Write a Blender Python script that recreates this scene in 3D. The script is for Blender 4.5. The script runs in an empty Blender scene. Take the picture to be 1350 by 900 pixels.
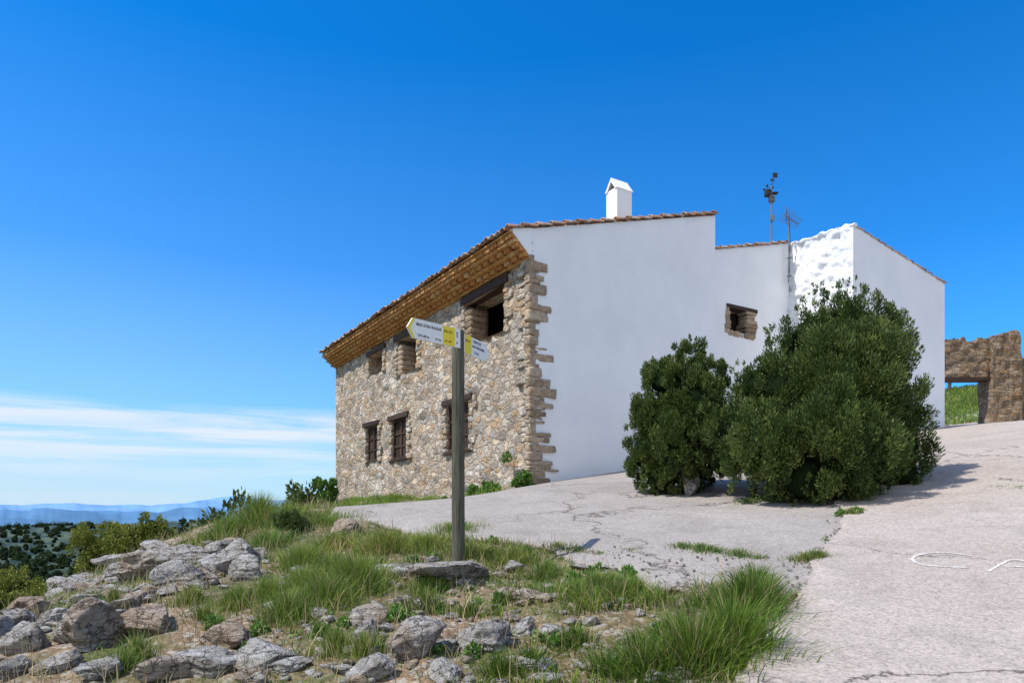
import bpy, bmesh, math, random
import numpy as np
from mathutils import Vector, Matrix
random.seed(5)
rng = np.random.default_rng(11)
scene = bpy.context.scene
scene.view_settings.view_transform = 'Standard'
scene.view_settings.look = 'None'
scene.view_settings.exposure = 0

# ------------------------------------------------------------------ noise
def _h(ix, iy, iz, s):
    n = (ix*374761393 + iy*668265263 + iz*1440662683 + s*974634777) & 0xffffffff
    n = ((n ^ (n >> 13))*1274126177) & 0xffffffff
    n = n ^ (n >> 16)
    return (n & 0xffff)/32767.5-1
def vnoise(P, s=0):
    P = np.asarray(P, float)
    I = np.floor(P).astype(np.int64); f = P-I; f = f*f*(3-2*f)
    x, y, z = I[:, 0], I[:, 1], I[:, 2]; a, b, c = f[:, 0], f[:, 1], f[:, 2]
    def L(p, q, t): return p+(q-p)*t
    return L(L(L(_h(x,y,z,s),_h(x+1,y,z,s),a), L(_h(x,y+1,z,s),_h(x+1,y+1,z,s),a), b),
             L(L(_h(x,y,z+1,s),_h(x+1,y,z+1,s),a), L(_h(x,y+1,z+1,s),_h(x+1,y+1,z+1,s),a), b), c)
def fbm(P, o=4, s=0):
    r = 0; a = 1; t = 0; P = np.asarray(P, float)
    for k in range(o):
        r = r+a*vnoise(P*(2.03**k)+k*7.3, s+k); t += a; a *= .5
    return r/t
def n2(x, y, sc, o=4, s=0):
    x = np.asarray(x, float); y = np.asarray(y, float)
    return fbm(np.stack([x.ravel()*sc, y.ravel()*sc, np.full(x.size, .37)], 1), o, s).reshape(x.shape)
def sst(a, b, x):
    t = np.clip((x-a)/(b-a), 0, 1); return t*t*(3-2*t)

# ------------------------------------------------------------------ terrain height (eye level is z = 0)
def Ffar(x, y):
    d = np.hypot(x-6, y-16)
    b = np.interp(d, [0,28,48,80,150,300,500,1000,1500,2300,5000,12000,60000],
                  [0,-2,-6,-14,-28,-44,-48,-24,-60,-150,-450,-700,-900])
    amp = np.clip((d-60)/40, 0, 18)
    return b+15*np.exp(-((x-38)**2+(y-55)**2)/625.)+amp*n2(x, y, 1/330., 5, 3)
CP = [(0,0,-1.6),(-3,0,-1.9),(3,0,-1.4),(0,-6,-2.3),(8,-4,-1.4),
(-3.4,4.6,-1.25),(0,4.2,-1.07),(3.2,4.4,-.95),(-.6,7.7,-.62),(-5.2,9,-1.15),(-3.4,9.5,-.62),
(-4.7,13,-.12),(-3.1,16,-.15),(-1.5,18,.1),(.44,16,.53),(-3.25,21.9,.35),(-7.4,28.6,.1),
(3.03,17.6,.98),(2.85,12.5,.25),(4.9,11,.12),(7.5,10,.3),(10.5,21,2.1),(15,23.8,2.78),(20.7,30,3.6),
(26,30,3.9),(21,40,4.3),(12,19,1.95),(-6.0,12,-.5),(-8.2,12,-1.7),(-12,14,-3.8),(-12,6,-3.5),(-8,5,-2.2),
(-10,22,-2.0),(-12,30,-2.0),(-16,20,-5.5),(-4.1,5.5,-1.25),(-5.3,7,-1.2),(-6,8,-1.25),(-7.8,9.5,-2.2),
(0,40,1),(10,42,3.2),(28,10,3),(25,0,1.5),(0,-20,-4)]
for k in range(20):
    a = k*math.tau/20; x = 6+48*math.cos(a); y = 16+48*math.sin(a)
    CP.append((x, y, float(Ffar(np.array([x]), np.array([y]))[0])))
CP = np.array(CP, float)
def _phi(r2): return .5*r2*np.log(r2+1e-9)
n = len(CP)
A = np.zeros((n+3, n+3))
A[:n, :n] = _phi((CP[:, None, 0]-CP[None, :, 0])**2+(CP[:, None, 1]-CP[None, :, 1])**2)+np.eye(n)*.3
A[:n, n] = 1; A[:n, n+1:] = CP[:, :2]; A[n, :n] = 1; A[n+1:, :n] = CP[:, :2].T
W = np.linalg.solve(A, np.concatenate([CP[:, 2], [0, 0, 0]]))
def H(x, y):
    x = np.asarray(x, float); y = np.asarray(y, float)
    sh = x.shape; x = x.ravel(); y = y.ravel()
    d = np.hypot(x-6, y-16); w = sst(30, 46, d)
    z = np.zeros(x.shape); k = np.where(w < 1)[0]
    xc = x[k]; yc = y[k]; zz = W[n]+W[n+1]*xc+W[n+2]*yc
    for i in range(n):
        zz = zz+W[i]*_phi((xc-CP[i, 0])**2+(yc-CP[i, 1])**2)
    z[k] = np.clip(zz, -14, 9)
    return (z*(1-w)+Ffar(x, y)*w).reshape(sh)
def H1(x, y): return float(H(np.array([x]), np.array([y]))[0])
_ys = np.geomspace(2.2, 70, 1600)
def gp(u, v):
    """ground point seen along a sight line (survey bearing/slope)"""
    q = (u-675)/900.; p = (670-v)/900.
    h = H(q*_ys, _ys); k = np.argmax(h >= p*_ys)
    if not (h >= p*_ys).any(): k = len(_ys)//2
    return q*_ys[k], _ys[k]

# ------------------------------------------------------------------ mesh helpers
def link(ob, parent=None):
    scene.collection.objects.link(ob)
    if parent: ob.parent = parent
    return ob
def mk(name, V, F, mat, parent=None, smooth=False, col=None):
    V = np.asarray(V, np.float32); F = np.asarray(F, np.int32)
    me = bpy.data.meshes.new(name)
    me.vertices.add(len(V)); me.vertices.foreach_set('co', V.ravel())
    me.loops.add(F.size); me.loops.foreach_set('vertex_index', F.ravel())
    me.polygons.add(len(F)); me.polygons.foreach_set('loop_start', np.arange(len(F), dtype=np.int32)*F.shape[1])
    me.update(calc_edges=True)
    if smooth: me.polygons.foreach_set('use_smooth', np.ones(len(F), bool))
    if col is not None:
        a = me.color_attributes.new('Col', 'FLOAT_COLOR', 'POINT')
        c = np.ones((len(V), 4), np.float32); c[:, :3] = col
        a.data.foreach_set('color', c.ravel())
    if mat: me.materials.append(mat)
    return link(bpy.data.objects.new(name, me), parent)
def pyd(name, V, F, mat, parent=None):
    me = bpy.data.meshes.new(name); me.from_pydata([tuple(v) for v in V], [], F); me.update()
    bm = bmesh.new(); bm.from_mesh(me); bmesh.ops.recalc_face_normals(bm, faces=bm.faces); bm.to_mesh(me); bm.free()
    if mat: me.materials.append(mat)
    return link(bpy.data.objects.new(name, me), parent)
BF = [(0,1,3,2),(4,6,7,5),(0,4,5,1),(2,3,7,6),(0,2,6,4),(1,5,7,3)]
def boxes(name, L, mat, parent=None, jit=0., bev=0.):
    V = []; F = []
    for (x0,x1,y0,y1,z0,z1) in L:
        b = len(V)
        for x in (x0, x1):
            for y in (y0, y1):
                for z in (z0, z1):
                    V.append((x+random.uniform(-jit, jit), y+random.uniform(-jit, jit), z+random.uniform(-jit, jit)))
        F += [tuple(b+i for i in f) for f in BF]
    ob = pyd(name, V, F, mat, parent)
    if bev:
        m = ob.modifiers.new('b', 'BEVEL'); m.width = bev; m.segments = 2; m.limit_method = 'NONE'
    return ob
def stones(name, L, mat, parent=None, amp=.03, nf=6., rnd=.18):
    """irregular stone blocks: subdivided boxes with rounded, noisy surfaces"""
    bm = bmesh.new(); bmesh.ops.create_cube(bm, size=2); bmesh.ops.subdivide_edges(bm, edges=bm.edges, cuts=4, use_grid_fill=True)
    V0 = np.array([v.co[:] for v in bm.verts]); F0 = np.array([[v.index for v in f.verts] for f in bm.faces]); bm.free()
    S = V0/np.linalg.norm(V0, axis=1)[:, None]*1.35; V0 = V0*(1-rnd)+S*rnd
    Vs = []; Fs = []
    for i, (x0,x1,y0,y1,z0,z1) in enumerate(L):
        c = np.array([(x0+x1)/2,(y0+y1)/2,(z0+z1)/2]); h = np.array([x1-x0,y1-y0,z1-z0])/2
        P = c+V0*h; d = np.stack([fbm(P*nf+i*3.3, 3, s) for s in (1, 2, 3)], 1)*amp
        Vs.append(P+d); Fs.append(F0+i*len(V0))
    return mk(name, np.vstack(Vs), np.vstack(Fs), mat, parent)
def empty(name, loc=(0,0,0), rz=0):
    e = bpy.data.objects.new(name, None); e.location = loc; e.rotation_euler = (0, 0, rz)
    scene.collection.objects.link(e); return e
def inpoly(x, y, P):
    r = np.zeros(x.shape, bool); j = len(P)-1
    for i in range(len(P)):
        xi, yi = P[i]; xj, yj = P[j]
        c = ((yi > y) != (yj > y)) & (x < (xj-xi)*(y-yi)/(yj-yi+1e-12)+xi)
        r ^= c; j = i
    return r

# ------------------------------------------------------------------ materials
def MAT(name, rough=.85, spec=.2):
    m = bpy.data.materials.new(name); m.use_nodes = True
    nt = m.node_tree; b = nt.nodes['Principled BSDF']
    b.inputs['Roughness'].default_value = rough
    b.inputs['Specular IOR Level'].default_value = spec
    return m, nt, b
def N(nt, typ, ins=None, **pr):
    nd = nt.nodes.new(typ)
    for k, v in pr.items(): setattr(nd, k, v)
    for k, v in (ins or {}).items():
        if isinstance(v, bpy.types.NodeSocket): nt.links.new(v, nd.inputs[k])
        else: nd.inputs[k].default_value = v
    return nd
def ramp(nt, fac, stops, interp='LINEAR'):
    r = nt.nodes.new('ShaderNodeValToRGB'); r.color_ramp.interpolation = interp
    e = r.color_ramp.elements
    while len(e) < len(stops): e.new(.5)
    for i, (p, c) in enumerate(stops):
        e[i].position = p; e[i].color = (c, c, c, 1) if isinstance(c, (int, float)) else (*c, 1)
    nt.links.new(fac, r.inputs['Fac']); return r.outputs['Color']
def mix(nt, f, a, b, mode='MIX'):
    m = nt.nodes.new('ShaderNodeMix'); m.data_type = 'RGBA'; m.blend_type = mode
    for s, v in ((m.inputs[0], f), (m.inputs[6], a), (m.inputs[7], b)):
        if isinstance(v, bpy.types.NodeSocket): nt.links.new(v, s)
        elif isinstance(v, (int, float)): s.default_value = v if s == m.inputs[0] else (v, v, v, 1)
        else: s.default_value = (*v, 1)
    return m.outputs[2]
def math_(nt, op, a, b=0., c=None):
    m = nt.nodes.new('ShaderNodeMath'); m.operation = op
    for i, v in enumerate((a, b) if c is None else (a, b, c)):
        if isinstance(v, bpy.types.NodeSocket): nt.links.new(v, m.inputs[i])
        else: m.inputs[i].default_value = v
    return m.outputs[0]
def noise(nt, vec, sc, det=4, rough=.6, dist=0):
    return N(nt, 'ShaderNodeTexNoise', {'Vector': vec, 'Scale': sc, 'Detail': min(det, 5), 'Roughness': rough, 'Distortion': dist})
def bump(nt, b, h, strength, dist, prev=None):
    bn = N(nt, 'ShaderNodeBump', {'Height': h, 'Strength': strength, 'Distance': dist})
    if prev: nt.links.new(prev, bn.inputs['Normal'])
    nt.links.new(bn.outputs[0], b.inputs['Normal']); return bn.outputs[0]
def objco(nt): return nt.nodes.new('ShaderNodeTexCoord').outputs['Object']
def wpos(nt): return nt.nodes.new('ShaderNodeNewGeometry').outputs['Position']
def warp(nt, co, sc, amt, det=4):
    d = noise(nt, co, sc, det, .65).outputs['Color']
    dv = N(nt, 'ShaderNodeVectorMath', {0: d, 1: (.5, .5, .5)}, operation='SUBTRACT').outputs[0]
    dv = N(nt, 'ShaderNodeVectorMath', {0: dv, 'Scale': amt}, operation='SCALE').outputs[0]
    return N(nt, 'ShaderNodeVectorMath', {0: co, 1: dv}, operation='ADD').outputs[0]

def rubble(name, scale=3.4, stretch=1.7, tint=(1, 1, 1)):
    m, nt, b = MAT(name, .9, .15)
    co = objco(nt)
    p = warp(nt, co, 3., .34)
    p = N(nt, 'ShaderNodeMapping', {'Vector': p, 'Scale': (1, 1, stretch)}).outputs[0]
    v1 = N(nt, 'ShaderNodeTexVoronoi', {'Vector': p, 'Scale': scale, 'Randomness': 1.})
    ve = N(nt, 'ShaderNodeTexVoronoi', {'Vector': p, 'Scale': scale, 'Randomness': 1.}, feature='DISTANCE_TO_EDGE')
    r = N(nt, 'ShaderNodeSeparateColor', {0: v1.outputs['Color']}).outputs[0]
    t = lambda c: tuple(c[i]*tint[i] for i in range(3))
    c = ramp(nt, r, [(0, t((.34, .29, .24))), (.14, t((.54, .44, .34))), (.32, t((.64, .56, .46))), (.48, t((.53, .36, .22))),
                     (.62, t((.66, .60, .52))), (.78, t((.44, .40, .36))), (.9, t((.70, .57, .42))), (1, t((.58, .40, .25)))], 'CONSTANT')
    n1 = noise(nt, co, 14, 5, .7).outputs[0]
    c = mix(nt, .7, c, ramp(nt, n1, [(.28, .3), (.6, 1.15)]), 'MULTIPLY')
    n2_ = noise(nt, co, 1.3, 3).outputs[0]
    e = math_(nt, 'ADD', ve.outputs['Distance'], math_(nt, 'MULTIPLY', math_(nt, 'SUBTRACT', n1, .5), .16))
    wid = math_(nt, 'MULTIPLY_ADD', n2_, .32, -.06)
    mf = N(nt, 'ShaderNodeMapRange', {0: e, 1: 0., 2: wid, 3: 1., 4: 0.}, clamp=True).outputs[0]
    mort = mix(nt, noise(nt, co, 25, 3).outputs[0], t((.46, .37, .27)), t((.72, .63, .50)))
    c = mix(nt, mf, c, mort)
    dk = N(nt, 'ShaderNodeMapRange', {0: e, 1: -.01, 2: .035, 3: .6, 4: 0.}, clamp=True).outputs[0]
    c = mix(nt, math_(nt, 'MULTIPLY', dk, ramp(nt, n2_, [(.45, .8), (.6, .05)])), c, t((.14, .10, .07)))
    pat = noise(nt, co, .5, 4, .6).outputs[0]
    c = mix(nt, ramp(nt, pat, [(.35, .25), (.65, .0)]), c, t((.36, .27, .18)))
    nt.links.new(c, b.inputs['Base Color'])
    hgt = N(nt, 'ShaderNodeMapRange', {0: e, 1: 0., 2: .16, 3: 0., 4: 1.}, clamp=True).outputs[0]
    hh = math_(nt, 'ADD', hgt, math_(nt, 'MULTIPLY', n1, 1.1))
    hh = math_(nt, 'ADD', hh, math_(nt, 'MULTIPLY', r, .5))
    bump(nt, b, hh, 1.0, .045)
    return m
m_rubble = rubble('stone_masonry')
m_rubble2 = rubble('ruin_masonry', 4.2, 2.4, (.62, .54, .46))

def islands(name, stops, nsc=9, bs=.6, bd=.02, rough=.9):
    m, nt, b = MAT(name, rough, .15)
    g = nt.nodes.new('ShaderNodeNewGeometry'); co = objco(nt)
    c = ramp(nt, g.outputs['Random Per Island'], stops)
    nn = noise(nt, co, nsc, 6, .7).outputs[0]
    c = mix(nt, .75, c, ramp(nt, nn, [(.28, .3), (.65, 1.15)]), 'MULTIPLY')
    nt.links.new(c, b.inputs['Base Color']); bump(nt, b, nn, bs, bd); return m
m_quoin = islands('quoin_stone', [(0, (.26, .185, .125)), (.4, (.42, .315, .215)), (.7, (.53, .42, .31)), (1, (.36, .28, .21))], 12, .9, .03)
m_brick = islands('cornice_brick', [(0, (.46, .20, .065)), (.4, (.60, .32, .115)), (.75, (.54, .26, .09)), (1, (.64, .41, .19))], 10, .5, .01)
m_wood = islands('dark_timber', [(0, (.045, .028, .02)), (1, (.10, .065, .045))], 16, .5, .01, .7)

def plaster(name, bs, bd, sc):
    m, nt, b = MAT(name, .9, .15); co = objco(nt)
    a = noise(nt, co, .7, 5, .65).outputs[0]
    c = ramp(nt, a, [(.3, (.80, .81, .83)), (.65, (.88, .89, .90))])
    z = N(nt, 'ShaderNodeMapping', {'Vector': co, 'Scale': (5, 5, .35)}).outputs[0]
    st = noise(nt, z, 1.6, 5, .7).outputs[0]
    c = mix(nt, ramp(nt, st, [(.60, 0.), (.85, .2)]), c, (.58, .56, .52))
    nt.links.new(c, b.inputs['Base Color'])
    h = noise(nt, co, sc, 6, .65).outputs[0]
    bump(nt, b, h, bs, bd); return m
m_plaster = plaster('white_plaster', .4, .03, 5)
m_stucco = plaster('rough_white_stucco', .9, .05, 8)

m_tile, nt, b = MAT('terracotta_tile', .85, .2)
co = objco(nt)
vv = N(nt, 'ShaderNodeTexVoronoi', {'Vector': co, 'Scale': 4.}).outputs['Color']
c = ramp(nt, N(nt, 'ShaderNodeSeparateColor', {0: vv}).outputs[0], [(0, (.30, .17, .11)), (.3, (.50, .28, .18)), (.6, (.44, .33, .25)), (.8, (.58, .43, .32)), (1, (.50, .23, .13))], 'CONSTANT')
nn = noise(nt, co, 12, 5).outputs[0]
nt.links.new(mix(nt, .7, c, ramp(nt, nn, [(.25, .35), (.7, 1.15)]), 'MULTIPLY'), b.inputs['Base Color']); bump(nt, b, nn, .4, .01)

def concrete(name, c0, c1, off):
    m, nt, b = MAT(name, .92, .15)
    co = N(nt, 'ShaderNodeVectorMath', {0: wpos(nt), 1: (off, off*.7, 0)}, operation='ADD').outputs[0]
    big = noise(nt, co, .55, 6, .65, .4).outputs[0]
    c = ramp(nt, big, [(.3, c0), (.7, c1)])
    ag = N(nt, 'ShaderNodeTexVoronoi', {'Vector': co, 'Scale': 62.})
    agr = N(nt, 'ShaderNodeSeparateColor', {0: ag.outputs['Color']}).outputs[0]
    c = mix(nt, .6, c, ramp(nt, agr, [(0, (.45, .42, .40)), (.2, (.82, .80, .78)), (.6, (1., .98, .97)), (.9, (1.22, 1.20, 1.19))]), 'MULTIPLY')
    fn = noise(nt, co, 20, 6, .75).outputs[0]
    c = mix(nt, .5, c, ramp(nt, fn, [(.3, .55), (.7, 1.2)]), 'MULTIPLY')
    st = noise(nt, co, 1.1, 7, .72, .8).outputs[0]
    c = mix(nt, ramp(nt, st, [(.48, 0.), (.70, .55)]), c, mix(nt, .6, c, (.16, .138, .12)))
    ce = warp(nt, co, 1.5, .9, 5)
    cr = N(nt, 'ShaderNodeTexVoronoi', {'Vector': ce, 'Scale': .22}, feature='DISTANCE_TO_EDGE').outputs['Distance']
    crk = math_(nt, 'MULTIPLY', ramp(nt, cr, [(.0, .95), (.0055, .0)]), ramp(nt, big, [(.40, .25), (.52, 1.)]))
    c = mix(nt, crk, c, (.07, .055, .045))
    nt.links.new(c, b.inputs['Base Color'])
    hh = math_(nt, 'ADD', math_(nt, 'MULTIPLY', ag.outputs['Distance'], -.5), fn)
    hh = math_(nt, 'SUBTRACT', hh, crk)
    bump(nt, b, hh, .6, .009); return m
m_road = concrete('road_concrete', (.41, .355, .315), (.48, .425, .385), 0)
m_pad = concrete('pad_concrete', (.32, .292, .27), (.41, .375, .35), 31)
m_paint, nt, b = MAT('road_paint', .8)
nn = noise(nt, wpos(nt), 30, 5, .8).outputs[0]
nt.links.new(ramp(nt, nn, [(.42, (.42, .37, .33)), (.56, (.72, .69, .66))]), b.inputs['Base Color'])

# ground
m_ground, nt, b = MAT('ground_soil_scrub', .95, .1)
co = wpos(nt)
soil = ramp(nt, noise(nt, co, 9, 8, .75).outputs[0], [(.3, (.13, .08, .05)), (.5, (.28, .195, .125)), (.68, (.43, .345, .25))])
peb = N(nt, 'ShaderNodeTexVoronoi', {'Vector': co, 'Scale': 22.})
pr = N(nt, 'ShaderNodeSeparateColor', {0: peb.outputs['Color']}).outputs[0]
soil = mix(nt, ramp(nt, pr, [(.72, 0.), (.8, .8)]), soil, (.45, .41, .36))
grn = ramp(nt, noise(nt, co, 25, 4).outputs[0], [(.3, (.04, .06, .015)), (.7, (.12, .15, .04))])
near = mix(nt, ramp(nt, noise(nt, co, 1.1, 6, .7).outputs[0], [(.44, 0.), (.62, .85)]), soil, grn)
dl = N(nt, 'ShaderNodeVectorMath', {0: co}, operation='LENGTH').outputs['Value']
flatco = N(nt, 'ShaderNodeMapping', {'Vector': co, 'Scale': (1, 1, .0)}).outputs[0]
fv = N(nt, 'ShaderNodeTexVoronoi', {'Vector': flatco, 'Scale': .085}).outputs['Distance']
fn = noise(nt, flatco, .009, 7, .7).outputs[0]
trees = ramp(nt, fv, [(.15, (.006, .015, .004)), (.45, (.018, .034, .009)), (.7, (.06, .075, .022))])
fields = mix(nt, ramp(nt, fn, [(.48, .0), (.60, .75)]), trees, (.10, .115, .04))
scrub = ramp(nt, N(nt, 'ShaderNodeTexVoronoi', {'Vector': co, 'Scale': .6}).outputs['Distance'], [(.25, (.05, .08, .018)), (.7, (.16, .19, .055))])
near = mix(nt, N(nt, 'ShaderNodeMapRange', {0: dl, 1: 22., 2: 34.}).outputs[0], near, scrub)
c = mix(nt, N(nt, 'ShaderNodeMapRange', {0: dl, 1: 90., 2: 250.}).outputs[0], near, fields)
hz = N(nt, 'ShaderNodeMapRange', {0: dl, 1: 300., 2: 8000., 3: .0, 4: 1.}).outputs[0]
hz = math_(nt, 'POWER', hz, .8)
c = mix(nt, hz, c, (.13, .25, .42))  # aerial haze painted into the ground colour by distance
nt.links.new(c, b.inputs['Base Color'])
hh = math_(nt, 'ADD', noise(nt, co, 14, 8, .75).outputs[0], math_(nt, 'MULTIPLY', peb.outputs['Distance'], -.5))
bump(nt, b, hh, .9, .05)

# rock
m_rock, nt, b = MAT('limestone_rock', .9, .15)
co = wpos(nt); g = nt.nodes.new('ShaderNodeNewGeometry')
n1 = noise(nt, co, 6, 9, .72, .4).outputs[0]
c = ramp(nt, n1, [(.25, (.14, .12, .105)), (.42, (.35, .325, .30)), (.55, (.52, .50, .475)), (.75, (.68, .66, .63))])
c = mix(nt, ramp(nt, g.outputs['Random Per Island'], [(.68, 0.), (.85, .7)]), c, mix(nt, n1, (.26, .16, .095), (.64, .50, .36)))
lm = N(nt, 'ShaderNodeMapping', {'Vector': co, 'Scale': (5, 5, 30), 'Rotation': (.35, .2, 0)}).outputs[0]
l1 = noise(nt, lm, 1.2, 7, .7, .6).outputs[0]
c = mix(nt, ramp(nt, l1, [(.36, .8), (.45, 0.)]), c, (.07, .05, .04))
cv = N(nt, 'ShaderNodeTexVoronoi', {'Vector': warp(nt, co, 5, .3), 'Scale': 5.}, feature='DISTANCE_TO_EDGE').outputs['Distance']
c = mix(nt, ramp(nt, cv, [(0., .75), (.03, 0.)]), c, (.06, .045, .035))
stn = noise(nt, co, 2.3, 4, .6).outputs[0]
c = mix(nt, ramp(nt, stn, [(.52, 0.), (.68, .5)]), c, (.36, .25, .15))
li = noise(nt, co, 17, 5, .7).outputs[0]
c = mix(nt, ramp(nt, li, [(.60, 0.), (.66, .6)]), c, (.76, .75, .71))
nt.links.new(c, b.inputs['Base Color'])
hh = math_(nt, 'ADD', math_(nt, 'MULTIPLY', l1, 1.), noise(nt, co, 22, 8, .75).outputs[0])
hh = math_(nt, 'ADD', hh, ramp(nt, cv, [(0., 0.), (.05, .5)]))
bump(nt, b, hh, 1., .06)

def leafmat(name, tr=.3):
    m = bpy.data.materials.new(name); m.use_nodes = True; nt = m.node_tree
    b = nt.nodes['Principled BSDF']; b.inputs['Roughness'].default_value = .55; b.inputs['Specular IOR Level'].default_value = .22
    at = N(nt, 'ShaderNodeVertexColor', layer_name='Col').outputs[0]
    nt.links.new(at, b.inputs['Base Color'])
    if tr:
        t = N(nt, 'ShaderNodeBsdfTranslucent', {'Color': at})
        mx = N(nt, 'ShaderNodeMixShader', {0: tr, 1: b.outputs[0], 2: t.outputs[0]})
        nt.links.new(mx.outputs[0], nt.nodes['Material Output'].inputs[0])
    return m
m_leaf = leafmat('foliage_leaf', .15); m_grass = leafmat('grass_blade', .35)
def flat(name, col, rough=.6, metal=0, nv=.25, nsc=20):
    m, nt, b = MAT(name, rough, .3); b.inputs['Metallic'].default_value = metal
    nn = noise(nt, objco(nt), nsc, 5).outputs[0]
    nt.links.new(mix(nt, 1., col, ramp(nt, nn, [(.25, 1-nv), (.75, 1+nv*.3)]), 'MULTIPLY'), b.inputs['Base Color'])
    return m
m_core = flat('inner_shade_core', (.012, .02, .008), .95)
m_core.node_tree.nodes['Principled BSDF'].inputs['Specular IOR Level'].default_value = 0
m_dark = flat('dark_interior', (.02, .017, .015), .95)  # near-black colour stands in for the darkness of unlit rooms and openings
m_metal = flat('weathered_metal', (.25, .25, .26), .45, .7)
m_black = flat('black_plastic', (.03, .03, .035), .5)
m_signw = flat('sign_white', (.80, .80, .78), .4, 0, .08)
m_signy = flat('sign_yellow', (.85, .66, .02), .4, 0, .1)
m_text = flat('sign_text', (.03, .03, .03), .5)
m_trunk = flat('juniper_bark', (.12, .08, .055), .9)

# ------------------------------------------------------------------ pavement outlines
def PP(L): return [gp(*p) if len(p) == 2 else (p[0], p[1]) for p in L]
roadP = PP([(1112,688),(1088,732),(1060,776),(1028,812),(1002,852),(972,905)]) + [(1.1,3.0),(.9,1.0),(1.2,-6),(14,-6),(26,4),(30,18),(30,42),(14,42),(12,24),(7.5,16.5)]
padP = PP([(432,684),(490,689),(555,707),(640,713),(720,722),(752,742),(830,756),(880,780),(945,770),(1000,778),(1040,790)]) + PP([(1062,780),(1092,735),(1122,686)]) + [(8.5,16),(12.5,22),(9,23),(2,18),(-.4,17.0),(-2.2,18.6),(-4.4,20.4)]
def rough_poly(P, a=.05, step=.09, seed=0):
    out = []
    for i in range(len(P)):
        p = np.array(P[i]); q = np.array(P[(i+1) % len(P)]); L = np.linalg.norm(q-p); k = max(1, int(L/step))
        for j in range(k): out.append(p+(q-p)*j/k)
    out = np.array(out)
    out[:, 0] += a*n2(out[:, 0], out[:, 1], 2.2, 4, seed); out[:, 1] += a*n2(out[:, 0], out[:, 1], 2.2, 4, seed+9)
    return out
def sheet(name, P, z, step, mat, seed):
    R = rough_poly(P, .14, .09, seed)
    x0, y0 = R.min(0)-.2; x1, y1 = R.max(0)+.2
    xs = np.arange(x0, x1, step); ys = np.arange(y0, y1, step)
    X, Y = np.meshgrid(xs, ys); nx = len(xs)
    I = np.arange(X.size).reshape(X.shape)
    F = np.stack([I[:-1, :-1], I[:-1, 1:], I[1:, 1:], I[1:, :-1]], -1).reshape(-1, 4)
    cx = (X[:-1, :-1]+step/2).ravel(); cy = (Y[:-1, :-1]+step/2).ravel()
    F = F[inpoly(cx, cy, R)]
    cnt = np.bincount(F.ravel(), minlength=X.size)
    bd = np.where((cnt > 0) & (cnt < 4))[0]
    V = np.stack([X.ravel(), Y.ravel()], 1)
    for i in range(0, len(bd), 500):
        B = V[bd[i:i+500]]; d = ((B[:, None]-R[None])**2).sum(-1); k = d.argmin(1)
        dist = np.sqrt(d.min(1)); ok = dist < step*1.6
        B[ok] = R[k[ok]]; V[bd[i:i+500]] = B
    used = np.where(cnt > 0)[0]; mp = -np.ones(X.size, int); mp[used] = np.arange(len(used))
    V = V[used]; F = mp[F]
    zz = H(V[:, 0], V[:, 1])+z+.012*n2(V[:, 0], V[:, 1], .9, 3, 55)
    ob = mk(name, np.c_[V, zz], F, mat, smooth=True)
    s = ob.modifiers.new('thick', 'SOLIDIFY'); s.thickness = .08; s.offset = -1
    return ob
sheet('concrete_road', roadP, .055, .11, m_road, 2)
sheet('concrete_pad', padP, .022, .10, m_pad, 5)

# ------------------------------------------------------------------ ground sheet
rad = np.exp(np.arange(math.log(.6), math.log(60000), .0125)); rad[-1] = 60000
ang = np.concatenate([np.arange(-50, 50, .33), np.arange(50, 310, 4.)])
ang = np.radians(ang); na = len(ang)
R_, A_ = np.meshgrid(rad, ang, indexing='ij')
X = R_*np.sin(A_); Y = R_*np.cos(A_); Z = H(X, Y)
nearm = 1-sst(25, 45, R_)
paved = inpoly(X, Y, roadP) | inpoly(X, Y, padP)
rough = .09*n2(X, Y, 1.3, 5, 21)+.03*n2(X, Y, 7, 3, 22)
Z = Z+np.where(paved, -.07, rough*nearm)
Z = Z+sst(150, 350, R_)*(1-sst(2500, 4000, R_))*3.0*n2(X, Y, 1/14., 2, 44)
I = np.arange(X.size).reshape(X.shape); J = np.roll(I, -1, axis=1)
F = np.stack([I[:-1], I[1:], J[1:], J[:-1]], -1).reshape(-1, 4)
V = np.stack([X.ravel(), Y.ravel(), Z.ravel()], 1)
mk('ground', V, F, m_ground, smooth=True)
def Hr(x, y):
    x = np.asarray(x, float); y = np.asarray(y, float)
    return H(x, y)+np.where(inpoly(x, y, roadP) | inpoly(x, y, padP), .03, .09*n2(x, y, 1.3, 5, 21)+.03*n2(x, y, 7, 3, 22))

# ------------------------------------------------------------------ painted letters on road
def ribbon(name, pts, w, mat, parent):
    P = np.array([gp(p[0], p[1]+8) for p in pts]); Q = []
    for i in range(len(P)-1):
        for j in range(8): Q.append(P[i]+(P[i+1]-P[i])*j/8)
    Q.append(P[-1]); Q = np.array(Q)
    for _ in range(6): Q[1:-1] = (Q[:-2]+Q[1:-1]*2+Q[2:])/4
    T = np.gradient(Q, axis=0); T /= np.linalg.norm(T, axis=1)[:, None]; Nn = np.c_[-T[:, 1], T[:, 0]]
    wv = (w*(1+.4*n2(Q[:, 0], Q[:, 1], 9, 2, 1)))[:, None]
    a = Q+Nn*wv/2; c = Q-Nn*wv/2
    za = H(a[:, 0], a[:, 1])+.012*n2(a[:, 0], a[:, 1], .9, 3, 55)+.060; zc = H(c[:, 0], c[:, 1])+.012*n2(c[:, 0], c[:, 1], .9, 3, 55)+.060
    V = []; F = []
    for i in range(len(Q)):
        V += [(a[i, 0], a[i, 1], za[i]), (c[i, 0], c[i, 1], zc[i])]
        if i: F.append((2*i-2, 2*i-1, 2*i+1, 2*i))
    return pyd(name, V, F, mat, parent)
pm = empty('road_lettering')
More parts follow.
